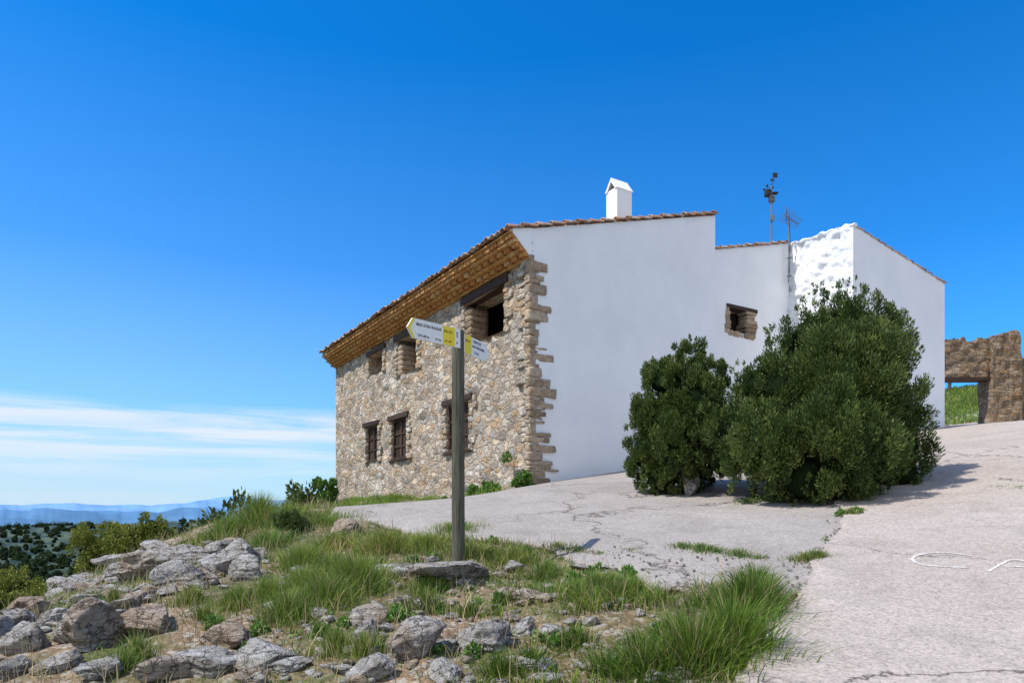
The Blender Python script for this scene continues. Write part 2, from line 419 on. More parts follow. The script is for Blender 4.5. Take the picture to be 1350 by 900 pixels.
ribbon('letter_c', [(1282,733),(1266,730),(1244,728),(1222,729),(1207,732),(1202,736),(1206,741),(1220,745),(1245,747),(1275,748)], .034, m_paint, pm)
ribbon('letter_a', [(1303,753),(1316,745),(1332,738),(1346,738),(1362,745),(1380,756)], .034, m_paint, pm)
ribbon('letter_a_bar', [(1322,746),(1356,748)], .03, m_paint, pm)

# ------------------------------------------------------------------ FARMHOUSE
TH = math.radians(31.88)
house = empty('stone_farmhouse', (.444, 16, 0), TH)
def grid_wall(name, axis, c, a0, a1, zb, top, mat, step=.12, amp=.02, open_=(), out=-1, parent=house, nf=1.5, keep=()):
    """wall in plane (axis=c); a = the other axis; openings (a0,a1,z0,z1)"""
    As = set(np.round(np.linspace(a0, a1, max(2, int(abs(a1-a0)/step)+1)), 4))
    topmax = max(top(a0), top(a1))
    flat_ = abs(top(a0)-top(a1)) < 1e-6
    Zs = set(np.round(np.linspace(zb, topmax, max(2, int((topmax-zb)/step)+1)), 4))
    for o in open_:
        As = {a for a in As if min(abs(a-o[0]), abs(a-o[1])) > step*.4 or a in (a0, a1)} | {o[0], o[1]}
        Zs = {z for z in Zs if min(abs(z-o[2]), abs(z-o[3])) > step*.4 or z in (zb, topmax)} | {o[2], o[3]}
    As = np.array(sorted(As)); Zs = np.array(sorted(Zs))
    AA, ZZ = np.meshgrid(As, Zs, indexing='ij')
    tp = np.array([top(a) for a in As])[:, None]
    zfix = max([o[3] for o in open_], default=zb)
    if not flat_:
        tt = (ZZ-zfix)/(topmax-zfix); ZZ = np.where(ZZ > zfix, zfix+tt*(tp-zfix), ZZ)
    d = out*amp*fbm(np.stack([AA.ravel()*nf, ZZ.ravel()*nf, np.full(AA.size, c*1.7)], 1), 4, 40).reshape(AA.shape)
    edge = np.minimum(AA-AA.min(), AA.max()-AA); d = d*np.clip(edge/.15, 0, 1)
    C = c+d
    P = np.stack([C, AA, ZZ], -1) if axis == 0 else np.stack([AA, C, ZZ], -1)
    I = np.arange(AA.size).reshape(AA.shape)
    F = np.stack([I[:-1, :-1], I[1:, :-1], I[1:, 1:], I[:-1, 1:]], -1)
    ca = (As[:-1]+As[1:])/2; cz = (Zs[:-1]+Zs[1:])/2
    k = np.ones((len(ca), len(cz)), bool)
    for o in open_:
        k &= ~(((ca > o[0]) & (ca < o[1]))[:, None] & ((cz > o[2]) & (cz < o[3]))[None, :])
    return mk(name, P.reshape(-1, 3), F[k], mat, parent, smooth=True)
FT = 14.8; RW = 6.24
ops = [(1.15,3.3,4.42,5.58),(6.5,8.1,4.42,5.58),(9.4,10.8,4.85,5.58),(2.99,4.42,1.62,2.95),(7.28,8.6,1.66,2.98),(9.87,11.1,1.72,3.0)]
grid_wall('stone_front_wall', 0, 0, 0, FT, -1.2, lambda a: 5.85, m_rubble, .07, .09, ops, -1, nf=3.)
rt = lambda s: 6.58+.275*s
grid_wall('white_gable_wall', 1, 0, 0, RW, -.6, lambda s: rt(s)-.02, m_plaster, .15, .04, (), -1, nf=.8)
grid_wall('left_end_wall', 1, FT, 0, RW, -2.5, lambda s: rt(s)-.02, m_rubble, .3, .04, (), 1)
grid_wall('rear_wall', 0, RW, 0, FT, -1, lambda a: rt(RW)-.02, m_plaster, .3, .01, (), 1)
pyd('white_gable_shoulder', [(.02,-.012,5.86),(-.5,-.012,6.36),(-.5,-.012,6.46),(.02,-.012,6.57),(.02,.2,5.86),(-.5,.2,6.36),(-.5,.2,6.46),(.02,.2,6.57)],
    [(0,1,2,3),(4,7,6,5),(0,4,5,1),(1,5,6,2),(2,6,7,3)], m_plaster, house)
V = []; F = []
for o in ops:
    dep = .75 if o[2] > 4 else .3
    ring = [(o[0],o[2]),(o[1],o[2]),(o[1],o[3]),(o[0],o[3])]
    for i in range(4):
        p = ring[i]; q = ring[(i+1) % 4]
        b0 = len(V)
        for s_ in (0.0, dep):
            for (a, z) in (p, q): V.append((s_-.04, a, z))
        F.append((b0, b0+1, b0+3, b0+2))
pyd('window_reveals', V, F, m_rubble, house)
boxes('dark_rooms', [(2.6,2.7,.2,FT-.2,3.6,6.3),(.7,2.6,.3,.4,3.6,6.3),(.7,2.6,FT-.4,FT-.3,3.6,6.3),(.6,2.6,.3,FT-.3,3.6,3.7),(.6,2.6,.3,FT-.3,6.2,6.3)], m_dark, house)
wl = [(-.08,.3,.95,3.45,5.585,5.80),(-.07,.3,6.3,8.3,5.585,5.78),(-.07,.3,9.2,11.0,5.585,5.76),
      (-.09,.2,2.8,4.6,2.955,3.12),(-.09,.2,7.1,8.8,2.985,3.15),(-.09,.2,9.7,11.3,3.005,3.16),(-.07,.2,2.9,4.5,1.54,1.615),(-.07,.2,7.2,8.7,1.58,1.655)]
boxes('timber_lintels', wl, m_wood, house, .012, .01)
sh = []
for o in ops[3:]:
    a0, a1, z0, z1 = o
    sh += [(.05,.13,a0,a0+.08,z0,z1),(.05,.13,a1-.08,a1,z0,z1),(.05,.13,a0+.083,a1-.083,z1-.08,z1),(.05,.13,a0+.083,a1-.083,z0,z0+.08),(.06,.14,(a0+a1)/2-.04,(a0+a1)/2+.04,z0+.083,z1-.083)]
    k = 8; w = (a1-a0-.16)/k
    for i in range(k): sh.append((.105+.008*(i % 2),.15,a0+.08+i*w+.006,a0+.08+(i+1)*w-.006,z0+.083,z1-.083))
    for zz in (.3, .62): sh.append((.075,.1,a0+.09,a1-.09,z0+(z1-z0)*zz,z0+(z1-z0)*zz+.07))
boxes('window_shutters', sh, m_wood, house, .002)
boxes('shutter_backing', [(.16,.2,o[0],o[1],o[2],o[3]) for o in ops[3:]], m_dark, house)
stones('upper_opening_jamb_stones', [(.0,.55,o[1]-.34,o[1]+.02,o[2]+.02+i*.165,o[2]+.175+i*.165) for o in ops[:2] for i in range(6)], m_quoin, house, .03)
fr = []
for o in ops:
    z = o[2]-.05
    while z < o[3]:
        h = random.uniform(.14, .26)
        for (e, sg) in ((o[0], -1), (o[1], 1)):
            L = random.uniform(.12, .4); a, b_ = (e-L, e+.015) if sg < 0 else (e-.015, e+L)
            fr.append((-.045, .12, a, b_, z, z+h-.015))
        z += h
stones('window_frame_stones', fr, m_rubble, house, .04)
q = []; z = .1
while z < 5.8:
    h = random.choice([.05,.07,.09,.12,.16,.22])*random.uniform(.9, 1.1); L = random.choice([.08,.12,.18,.22,.28,.36,.46,.62])*random.uniform(.8, 1.15)
    if z < 1.2: L += .14
    pr_ = random.uniform(.02, .05)
    q.append((-.05-random.uniform(0, .04), L, -pr_, .15, z, z+h))
    if L < .35 and random.random() < .5:
        L2 = L+random.uniform(.1, .35); q.append((L+.01, L2, -pr_*.7, .1, z+random.uniform(-.02,.02), z+h*random.uniform(.5,.95)))
    z += h+random.uniform(-.008, .02)
stones('corner_quoin_stones', q, m_quoin, house, .035, 7, .1)
boxes('corner_mortar_strip', [(.01,.12,-.02,.05,0,5.8)], m_quoin, house)
q = []; z = .0
while z < 5.75:
    h = random.uniform(.12, .28); L = random.uniform(.2, .6); q.append((-.05, .1, -.015, L, z, z+h-.02)); z += h
stones('corner_face_stones', q, m_rubble, house, .04, 5, .1)
cb = []
def course(z0, z1, s, per=None, fill=.6):
    if per is None:
        t = -.0
        while t < FT: cb.append((-s+random.uniform(-.01,.01), .05, t+.004, min(t+.3, FT)-.004, z0+.002, z1-.002)); t += .3
    else:
        t = 0.02
        while t < FT: cb.append((-s+random.uniform(-.01,.01), .05, t, t+per*fill, z0+.002, z1-.002)); t += per
course(5.84, 5.90, .08); course(5.90, 6.00, .20, .34, .62); course(6.00, 6.07, .30); course(6.07, 6.17, .40, .34, .62)
course(6.17, 6.25, .48); course(6.25, 6.36, .54, .34, .85)
boxes('brick_cornice', cb, m_brick, house, .006, .006)
boxes('eave_board', [(-.58,.1,.01,FT,6.362,6.392)], m_brick, house)
def tile_roof(name, s0, s1, t0, t1, zf, parent=house, per=.235, course=.36, up=1):
    nt_ = int((t1-t0)/per*8); ts = np.linspace(t0, t1, nt_+1)
    rows = []; s = s0
    while s < s1-.01:
        e = min(s+course, s1); rows += [(s, .035), (e-.001, .0)]; s = e
    ss = np.array([r[0] for r in rows]); so = np.array([r[1] for r in rows])
    if up < 0: so = so[::-1]
    S, T = np.meshgrid(ss, ts, indexing='ij')
    prof_ = np.abs(np.sin(math.pi*(T-t0)/per))**.7*.085
    Z = np.vectorize(zf)(S)+so[:, None]+prof_+.02*n2(S*2.8, T/per/2, 1., 2, 5)
    I = np.arange(S.size).reshape(S.shape)
    F = np.stack([I[:-1, :-1], I[1:, :-1], I[1:, 1:], I[:-1, 1:]], -1).reshape(-1, 4)
    S2 = S+.05*vnoise(np.stack([np.floor((T-t0)/per).ravel()*1.7+.3, S.ravel()*0, S.ravel()*0], 1), 3).reshape(S.shape)
    ob = mk(name, np.stack([S2.ravel(), T.ravel(), Z.ravel()], 1), F, m_tile, parent)
    m = ob.modifiers.new('s', 'SOLIDIFY'); m.thickness = .018; m.offset = -1
    return ob
tile_roof('roof_tiles', -.68, RW+.05, .1, FT+.1, lambda s: rt(s)+.0)
def verge(name, s0, s1, t, zf, r=.085, L=.4, sgn=1, parent=house):
    V = []; F = []; s = s0
    while s < s1-.05:
        e = min(s+L+.04, s1+.03); ra = r*random.uniform(.9, 1.08); b0 = len(V); tj = random.uniform(-.02, .02)
        for (x, rr, dz) in ((s, ra*(1.15 if sgn > 0 else .8), .035 if sgn > 0 else 0), (e, ra*(.8 if sgn > 0 else 1.15), 0 if sgn > 0 else .035)):
            for k in range(9):
                a = math.pi*k/8; V.append((x, t+tj+rr*math.cos(a), zf(x)+dz+rr*.95*math.sin(a)-.01))
            for k in range(9):
                a = math.pi*(8-k)/8; V.append((x, t+tj+(rr-.017)*math.cos(a), zf(x)+dz+(rr-.017)*.95*math.sin(a)-.01))
        for k in range(18): F.append((b0+k, b0+(k+1) % 18, b0+18+(k+1) % 18, b0+18+k))
        for c0 in (b0, b0+18):
            for k in range(8): F.append((c0+k, c0+k+1, c0+16-k, c0+17-k))
        s += L
    return pyd(name, V, F, m_tile, parent)
verge('verge_tiles', -.66, RW+.05, .0, lambda s: rt(s)+.01)
T1 = 1.2; SB = 11.18; TB = -1.06; SE = 16.65
at = lambda s: 7.63+.257*(s-RW)
oa = (8.15, 9.42, 5.55, 6.3)
grid_wall('white_link_wall', 1, T1, RW, SB, .2, at, m_plaster, .15, .05, (oa,), -1, nf=1.)
tile_roof('link_roof_tiles', RW, SB-.02, T1+.1, 9, lambda s: at(s)+.0)
verge('link_verge_tiles', RW, SB-.05, T1+.02, lambda s: at(s)+.0)
bt = lambda s: 8.75-.155*(s-SB)
grid_wall('white_block_wall', 1, TB, SB, SE, .4, bt, m_plaster, .15, .05, (), -1, nf=1.)
grid_wall('white_block_right_wall', 0, SE, TB, 9, .4, lambda a: bt(SE), m_plaster, .3, .02, (), 1)
grid_wall('stucco_side_wall', 0, SB, TB, 9, .4, lambda a: 8.76+.05*(a-TB), m_stucco, .05, .14, (), -1, nf=3.8)
tile_roof('block_roof_tiles', SB+.2, SE+.1, TB+.1, 9, lambda s: bt(s)-.02, up=-1)
verge('block_verge_tiles', SB+.15, SE+.1, TB+.02, lambda s: bt(s)-.03, r=.06, sgn=-1)
cV = []; K = 60; ring = 10
for i in range(K+1):
    t = TB-.05+(3.2)*i/K
    nz_ = vnoise(np.array([[i*.21, 0, 0], [i*.33, 5, 0]]), 3)
    for k in range(ring):
        a = math.tau*k/ring; rr = .08+.03*nz_[0]+random.uniform(-.008, .008)
        cV.append((SB+.06+rr*1.1*math.cos(a), t, 8.74+.05*(t-TB)+rr*.8*math.sin(a)+.04*nz_[1]))
cF = [(i*ring+k, i*ring+(k+1) % ring, (i+1)*ring+(k+1) % ring, (i+1)*ring+k) for i in range(K) for k in range(ring)]
cF += [tuple(range(ring)), tuple(K*ring+k for k in range(ring))]
pyd('stucco_coping', cV, cF, m_stucco, house)
boxes('rear_volume', [(RW+.05, SE-.1, 8.9, 9.0, -1, 7.5)], m_plaster, house)
boxes('small_window_dark_panel', [(oa[0]-.1, oa[1]+.1, T1+.42, T1+.46, oa[2]-.1, oa[3]+.1)], m_dark, house)  # near-black panel in place of the unlit space behind the window
V = []; F = []
rg = [(oa[0],oa[2]),(oa[1],oa[2]),(oa[1],oa[3]),(oa[0],oa[3])]
for i in range(4):
    b0 = len(V)
    for tt in (T1-.0, T1+.42):
        for p in (rg[i], rg[(i+1) % 4]): V.append((p[0], tt, p[1]))
    F.append((b0, b0+1, b0+3, b0+2))
pyd('small_window_reveal', V, F, m_rubble, house)
st = []
for i in range(6):
    zz = oa[2]-.08+i*.145
    st.append((oa[0]-random.uniform(.02,.15), oa[0]+random.uniform(.06,.14), T1-.03, T1+.3, zz, zz+.14))
    st.append((oa[1]-random.uniform(.35,.5), oa[1]+random.uniform(.0,.16), T1-.03, T1+.36, zz, zz+.14))
for i in range(5): st.append((oa[0]+i*.25, oa[0]+.24+i*.25, T1-.04, T1+.3, oa[2]-.14, oa[2]-.01+random.uniform(-.02,.04)))
stones('small_window_stones', st, m_quoin, house, .04, 7)
boxes('small_window_lintel', [(oa[0]-.05, oa[1]+.12, T1-.04, T1+.3, oa[3]-.02, oa[3]+.09)], m_wood, house, .01, .01)
cs, ct = 4.42, 2.0; cw, cd = .28, .24; zb = 7.0; ze = 9.28; zr = 9.62
pyd('chimney_stack', [(cs-cw,ct-cd,zb),(cs+cw,ct-cd,zb),(cs+cw,ct+cd,zb),(cs-cw,ct+cd,zb),(cs-cw,ct-cd,ze),(cs+cw,ct-cd,ze),(cs+cw,ct+cd,ze),(cs-cw,ct+cd,ze)],
    [(0,1,5,4),(1,2,6,5),(2,3,7,6),(3,0,4,7)], m_plaster, house)
e = .03
for sg in (-1, 1):
    y0 = ct+sg*(cd+e); pyd('chimney_cap_slope', [(cs-cw-e,y0,ze-.03),(cs+cw+e,y0,ze-.03),(cs+cw+e,ct,zr),(cs-cw-e,ct,zr),
      (cs-cw-e,y0-sg*.09,ze-.03),(cs+cw+e,y0-sg*.09,ze-.03),(cs+cw+e,ct,zr-.12),(cs-cw-e,ct,zr-.12)],
      [(0,1,2,3),(4,7,6,5),(0,4,5,1),(0,3,7,4),(1,5,6,2)], m_plaster, house)
pyd('chimney_cap_back', [(cs+cw,ct-cd,ze-.02),(cs+cw,ct+cd,ze-.02),(cs+cw,ct,zr-.04)], [(0,1,2)], m_plaster, house)
boxes('chimney_flue', [(cs-cw+.07,cs+cw-.03,ct-cd+.04,ct+cd-.04,ze-.1,ze+.02)], m_dark, house)  # near-black block painted as the unlit flue opening

# ------------------------------------------------------------------ antennas
def tube(name, P, r, mat, parent, seg=8):
    cu = bpy.data.curves.new(name, 'CURVE'); cu.dimensions = '3D'; cu.bevel_depth = r; cu.bevel_resolution = 2; cu.use_fill_caps = True
    sp = cu.splines.new('POLY'); sp.points.add(len(P)-1)
    for i, p in enumerate(P): sp.points[i].co = (*p, 1)
    cu.materials.append(mat); return link(bpy.data.objects.new(name, cu), parent)
ws = empty('weather_station', (8.74, 23.0, 8.3))
tube('mast', [(0,0,0),(0,0,2.55)], .03, m_metal, ws)
tube('vane_arm', [(-.02,0,2.5),(.12,0,2.88)], .018, m_black, ws)
boxes('vane_tail', [(.04,.2,-.01,.01,2.85,3.0),(-.03,.05,-.01,.01,2.72,2.8)], m_black, ws, .01)
boxes('sensor_box', [(-.22,-.02,-.1,.1,2.2,2.42),(.02,.22,-.08,.08,2.28,2.34)], m_black, ws, 0, .03)
boxes('radiation_shield', [(-.08,.1,-.09,.09,2.02+i*.05,2.055+i*.05) for i in range(4)], m_metal, ws, 0, .012)
boxes('logger_box', [(-.07,.07,-.1,-.03,1.35,1.55)], m_metal, ws, 0, .02)
for k in range(3):
    a = k*2.1; tube('cup_arm', [(-.12,0,2.5),(-.12+.16*math.cos(a),.16*math.sin(a),2.5)], .008, m_black, ws)
    me = bpy.data.meshes.new('cup'); bm = bmesh.new(); bmesh.ops.create_icosphere(bm, subdivisions=2, radius=.04); bm.to_mesh(me); bm.free(); me.materials.append(m_black)
    o = link(bpy.data.objects.new('anemometer_cup', me), ws); o.location = (-.12+.16*math.cos(a), .16*math.sin(a), 2.5)
tv = empty('tv_antenna', (9.18, 22.65, 7.5))
tube('mast', [(0,0,0),(0,0,2.3)], .022, m_metal, tv)
tube('boom', [(-.2,-.1,2.2),(.4,.2,2.0)], .014, m_metal, tv)
for i in range(9):
    f = i/8; x = -.2+.6*f; y = -.1+.3*f; z = 2.2-.2*f; l = .30-.10*f
    tube('element', [(x-.3*l,y+.9*l,z-.08),(x+.3*l,y-.9*l,z+.08)], .009, m_metal, tv)
for i in range(5):
    tube('reflector_rod', [(-.22,-.28,2.0+i*.1),(-.02+.0,.1,2.0+i*.1)], .009, m_metal, tv)
tube('reflector_frame', [(-.22,-.28,2.0),(-.22,-.28,2.42)], .010, m_metal, tv)
tube('cable', [(.02,0,2.1),(.05,0,1.4),(.03,0,.3)], .008, m_black, tv)
boxes('wall_brackets', [(-.02,.1,-.02,.1,.2,.24),(-.02,.1,-.02,.1,.8,.84)], m_metal, tv)

# ------------------------------------------------------------------ ruined stone wall with doorway
rw = empty('stone_wall_gateway', (0, 0, 0))
def rbox(name, x0, x1, y0, y1, z0, z1, amp=.05, drop=None):
    me = bpy.data.meshes.new(name); bm = bmesh.new(); bmesh.ops.create_cube(bm, size=1)
    for v in bm.verts: v.co = Vector(((x0+x1)/2+v.co.x*(x1-x0), (y0+y1)/2+v.co.y*(y1-y0), (z0+z1)/2+v.co.z*(z1-z0)))
    bmesh.ops.subdivide_edges(bm, edges=bm.edges, cuts=24, use_grid_fill=True)
    co_ = np.array([v.co[:] for v in bm.verts]); d = np.stack([fbm(co_*3.4, 4, s) for s in (1, 2, 3)], 1)*amp
    top = sst(z0+(z1-z0)*.75, z1, co_[:, 2]); d[:, 2] += top*(.22*fbm(np.stack([np.floor(co_[:, 0]*4)*.9, co_[:, 0]*0, co_[:, 0]*0], 1), 3, 9))
    for v, dd in zip(bm.verts, d): v.co += Vector(dd)
    bm.to_mesh(me); bm.free(); me.materials.append(m_rubble2); return link(bpy.data.objects.new(name, me), rw)
rbox('wall_left', 17.2, 18.95, 30, 30.6, 2.5, 7.35, .10)
rbox('wall_over_door', 18.9, 21.05, 30.02, 30.6, 5.75, 7.42, .10)
rbox('wall_pillar', 21.0, 22.25, 29.8, 30.8, 2.8, 7.62, .12)
rbox('wall_right', 22.2, 27.5, 30.1, 30.7, 2.8, 6.6, .2)
boxes('door_lintel', [(18.8,21.2,29.93,30.55,5.62,5.76)], m_wood, rw, .01, .01)

# ------------------------------------------------------------------ signpost
sgx, sgy = -.607, 7.7; gz = H1(sgx, sgy)
sp = empty('trail_signpost', (sgx, sgy, 0))
m_post, nt, b = MAT('treated_post_wood', .85, .2)
co = objco(nt); mp = N(nt, 'ShaderNodeMapping', {'Vector': co, 'Scale': (26, 26, 1.3)}).outputs[0]
g1 = noise(nt, mp, 1.6, 6, .7, .6).outputs[0]
nt.links.new(ramp(nt, g1, [(.3, (.03, .028, .022)), (.5, (.095, .093, .07)), (.7, (.17, .165, .125))]), b.inputs['Base Color'])
bump(nt, b, g1, .7, .01)
me = bpy.data.meshes.new('post'); bm = bmesh.new()
rg_ = []
for (z, r) in ((gz-.4, .074), (gz+.3, .074), (.6, .072), (1.5, .070), (1.99, .069), (2.01, .060)):
    rg_.append([bm.verts.new((r*math.cos(k*math.tau/20), r*math.sin(k*math.tau/20), z)) for k in range(20)])
for i in range(len(rg_)-1):
    for k in range(20): f = bm.faces.new((rg_[i][k], rg_[i][(k+1) % 20], rg_[i+1][(k+1) % 20], rg_[i+1][k])); f.smooth = True
bm.faces.new(rg_[-1]); bm.to_mesh(me); bm.free(); me.materials.append(m_post)
link(bpy.data.objects.new('post', me), sp)
def plate(name, outline, y0, y1, mat, par):
    k = len(outline); V = [(x, y0, z) for x, z in outline]+[(x, y1, z) for x, z in outline]
    F = [tuple(range(k)), tuple(range(2*k-1, k-1, -1))]+[(i, (i+1) % k, k+(i+1) % k, k+i) for i in range(k)]
    return pyd(name, V, F, mat, par)
def txt(s, x, z, size, par, y):
    cu = bpy.data.curves.new('text', 'FONT'); cu.body = s; cu.size = size; cu.extrude = .0006; cu.offset = .0005; cu.align_x = 'LEFT'; cu.space_character = 1.1
    o = bpy.data.objects.new('lettering', cu); scene.collection.objects.link(o)
    cu.materials.append(m_text); o.parent = par; o.location = (x, y, z); o.rotation_euler = (math.pi/2, 0, 0)
p1 = bpy.data.objects.new('sign_arm_a', None); link(p1, sp); p1.location = (0, -.085, 0); p1.rotation_euler = (0, 0, math.atan2(.71, .704))
yf = -.012
plate('board_a', [(-.70,1.895),(-.63,1.79),(.03,1.79),(.03,2.0),(-.63,2.0)], yf, yf+.022, m_signw, p1)
plate('yellow_tip_a', [(-.699,1.895),(-.63,1.793),(-.60,1.793),(-.66,1.895),(-.60,1.997),(-.63,1.997)], yf-.002, yf-.0005, m_signy, p1)
plate('yellow_band_a', [(-.22,1.793),(-.05,1.793),(-.05,1.997),(-.22,1.997)], yf-.002, yf-.0005, m_signy, p1)
txt("MAS D'EN RAGUE", -.585, 1.93, .040, p1, yf-.004); txt("1231,00 m", -.57, 1.82, .034, p1, yf-.004); txt("0,7 km", -.33, 1.82, .028, p1, yf-.004)
txt("PR-CV", -.205, 1.925, .040, p1, yf-.004); txt("CV 439", -.195, 1.825, .028, p1, yf-.004); txt("5", -.03, 1.9, .05, p1, yf-.004)
p2 = bpy.data.objects.new('sign_arm_b', None); link(p2, sp); p2.location = (.05, -.03, 0); p2.rotation_euler = (0, 0, math.atan2(.90, .43))
plate('board_b', [(.02,1.755),(.56,1.755),(.62,1.86),(.56,1.965),(.02,1.965)], yf, yf+.022, m_signw, p2)
plate('yellow_band_b', [(.03,1.758),(.19,1.758),(.19,1.962),(.03,1.962)], yf-.002, yf-.0005, m_signy, p2)
txt("PR-CV", .045, 1.89, .035, p2, yf-.004); txt("FONT DE", .23, 1.91, .04, p2, yf-.004); txt("SANT BARTOMEU", .205, 1.855, .034, p2, yf-.004); txt("1,5 km", .25, 1.79, .036, p2, yf-.004)
me = bpy.data.meshes.new('bolts'); bm = bmesh.new()
for z in (1.84, 1.95): bmesh.ops.create_cone(bm, cap_ends=True, segments=10, radius1=.010, radius2=.008, depth=.012, matrix=Matrix.Translation((-.02, -.018, z)) @ Matrix.Rotation(math.pi/2, 4, 'X'))
bm.to_mesh(me); bm.free(); me.materials.append(m_metal); link(bpy.data.objects.new('bolts', me), p1)

# ------------------------------------------------------------------ rocks
def ico(sub):
    bm = bmesh.new(); bmesh.ops.create_icosphere(bm, subdivisions=sub, radius=1)
    V = np.array([v.co[:] for v in bm.verts]); F = np.array([[v.index for v in f.verts] for f in bm.faces]); bm.free(); return V, F
ICO = {2: ico(2), 4: ico(4), 5: ico(5), 3: ico(3)}
def rock_geo(sub, seed, dims, loc, tilt=.3):
    V0, F0 = ICO[sub]; r_ = np.random.default_rng(seed)
    np_ = 9
    nr = r_.normal(size=(np_, 3)); nr /= np.linalg.norm(nr, axis=1)[:, None]
    d = r_.uniform(.48, .90, np_); dt = V0@nr.T
    r = np.where(dt > .05, d/np.maximum(dt, .05), 9); r = np.minimum(r.min(1), 1.3)
    P = V0*r[:, None]
    nn = fbm(P*1.8+seed*3.1, 4, seed % 50)
    P = P*(1+.08*nn)[:, None]
    ph = P[:, 2]*r_.uniform(4, 7)+nn*2.2+P[:, 0]*r_.uniform(-1, 1)
    hs = vnoise(np.stack([np.floor(ph)*1.31, np.zeros(len(P)), np.full(len(P), seed*.7)], 1), 5)
    P[:, :2] *= (1+.09*hs)[:, None]
    rd = np.abs(vnoise(P*2.6+seed, 31)); P *= (1-.07*(1-sst(0, .10, rd)))[:, None]
    P += (V0*(.035*fbm(P*6+seed, 4, 7))[:, None])
    P = P*np.array(dims)*.56
    a = r_.uniform(0, 6.28); t = r_.uniform(-tilt, tilt, 2)
    Rm = np.array(Matrix.Rotation(t[0], 3, 'X') @ Matrix.Rotation(t[1], 3, 'Y') @ Matrix.Rotation(a, 3, 'Z'))
    return P@Rm.T+np.array(loc), F0
def rocks(name, L):
    Vs = []; Fs = []; b = 0
    for i, (x, y, w, dd, h, sub, sink) in enumerate(L):
        z = float(Hr(np.array([x]), np.array([y]))[0])
        V, F = rock_geo(sub, int(abs(x*1311+y*733))+i, (w, dd, h), (x, y, z+h*(.5-sink)))
        Vs.append(V); Fs.append(F+b); b += len(V)
    return mk(name, np.vstack(Vs), np.vstack(Fs), m_rock, smooth=False)
def px(L, sub=5, k=1.):
    o = []
    for (u, v, w, h) in L:
        x, y = gp(u, v+h*.35); s = y/900.*k
        o.append((x, y+w*s*.25, w*s*1.1, w*s*.8, h*s*1.35, sub, .28))
    return o
pile = px([(240,738,75,30),(315,735,66,42),(185,757,85,24),(232,766,55,26),(285,752,55,22),(325,755,36,26),(150,765,50,20),(95,772,44,20),
           (113,838,66,54),(190,827,84,38),(32,850,60,34),(30,800,48,22),(75,776,34,24),(60,825,46,20),(100,795,44,20),(15,880,46,30),(65,882,46,22),
           (252,872,96,38),(298,838,60,34),(205,888,60,26),(130,889,54,24),(350,868,70,24),(20,826,44,22),(330,890,50,20),(0,845,40,30),(40,812,36,18)])
r2 = np.random.default_rng(3)
for i in range(330):
    u = r2.uniform(-30, 345); v = 798-(u/350.)*75+r2.normal()*26+ (18 if u < 200 else 0)
    if v < 715: continue
    w = 6+abs(r2.normal())*11; x, y = gp(u, min(v, 905))
    if y > 14: continue
    s = y/900.; pile.append((x, y, w*s*1.2, w*s, w*s*.55, 4 if w > 14 else 3, .25))
rocks('rock_pile', pile)
out = px([(540,858,76,40),(630,848,80,42),(488,815,50,32),(480,838,40,34),(520,757,64,24),(690,826,52,20),(717,873,40,18),(480,886,60,28),
          (697,787,46,18),(636,803,34,12),(420,858,28,16),(447,698,46,16),(690,878,56,18),(585,890,50,16),(765,750,34,9),(740,835,30,10),(820,790,26,8),(380,880,50,16)], 5, .88)
for i in range(480):
    u = r2.uniform(330, 960); v = r2.uniform(745, 905)
    if u > 820 and v < 800: continue
    x, y = gp(u, v); w = abs(r2.normal())*10+3; s = y/900.
    if inpoly(np.array([x]), np.array([y]), roadP)[0] or inpoly(np.array([x]), np.array([y]), padP)[0]: continue
    out.append((x, y, w*s*1.2, w*s, w*s*.6, 3, .3))
rocks('limestone_outcrop', out)
x, y = gp(612, 766); rocks('post_footing_rock', [(x, y+.1, .95, .7, .19, 5, .40)])
x, y = gp(905, 652); rocks('stone_marker', [(x, y-.15, .30, .25, .66, 5, .2)])
# loose grit scattered over the pavement edges
gr = []
for i in range(260):
    u = r2.uniform(700, 1110); v = 735+ (u-700)/400*30 + r2.normal()*12
    if r2.uniform() < .4: u = 1105-(r2.uniform())*120; v = 690+(1105-u)/120*200+r2.normal()*6; u += r2.normal()*6
    x, y = gp(u, v); w = r2.uniform(.012, .04); gr.append((x, y, w, w*.8, w*.6, 2, .0))
rocks('loose_gravel', gr)

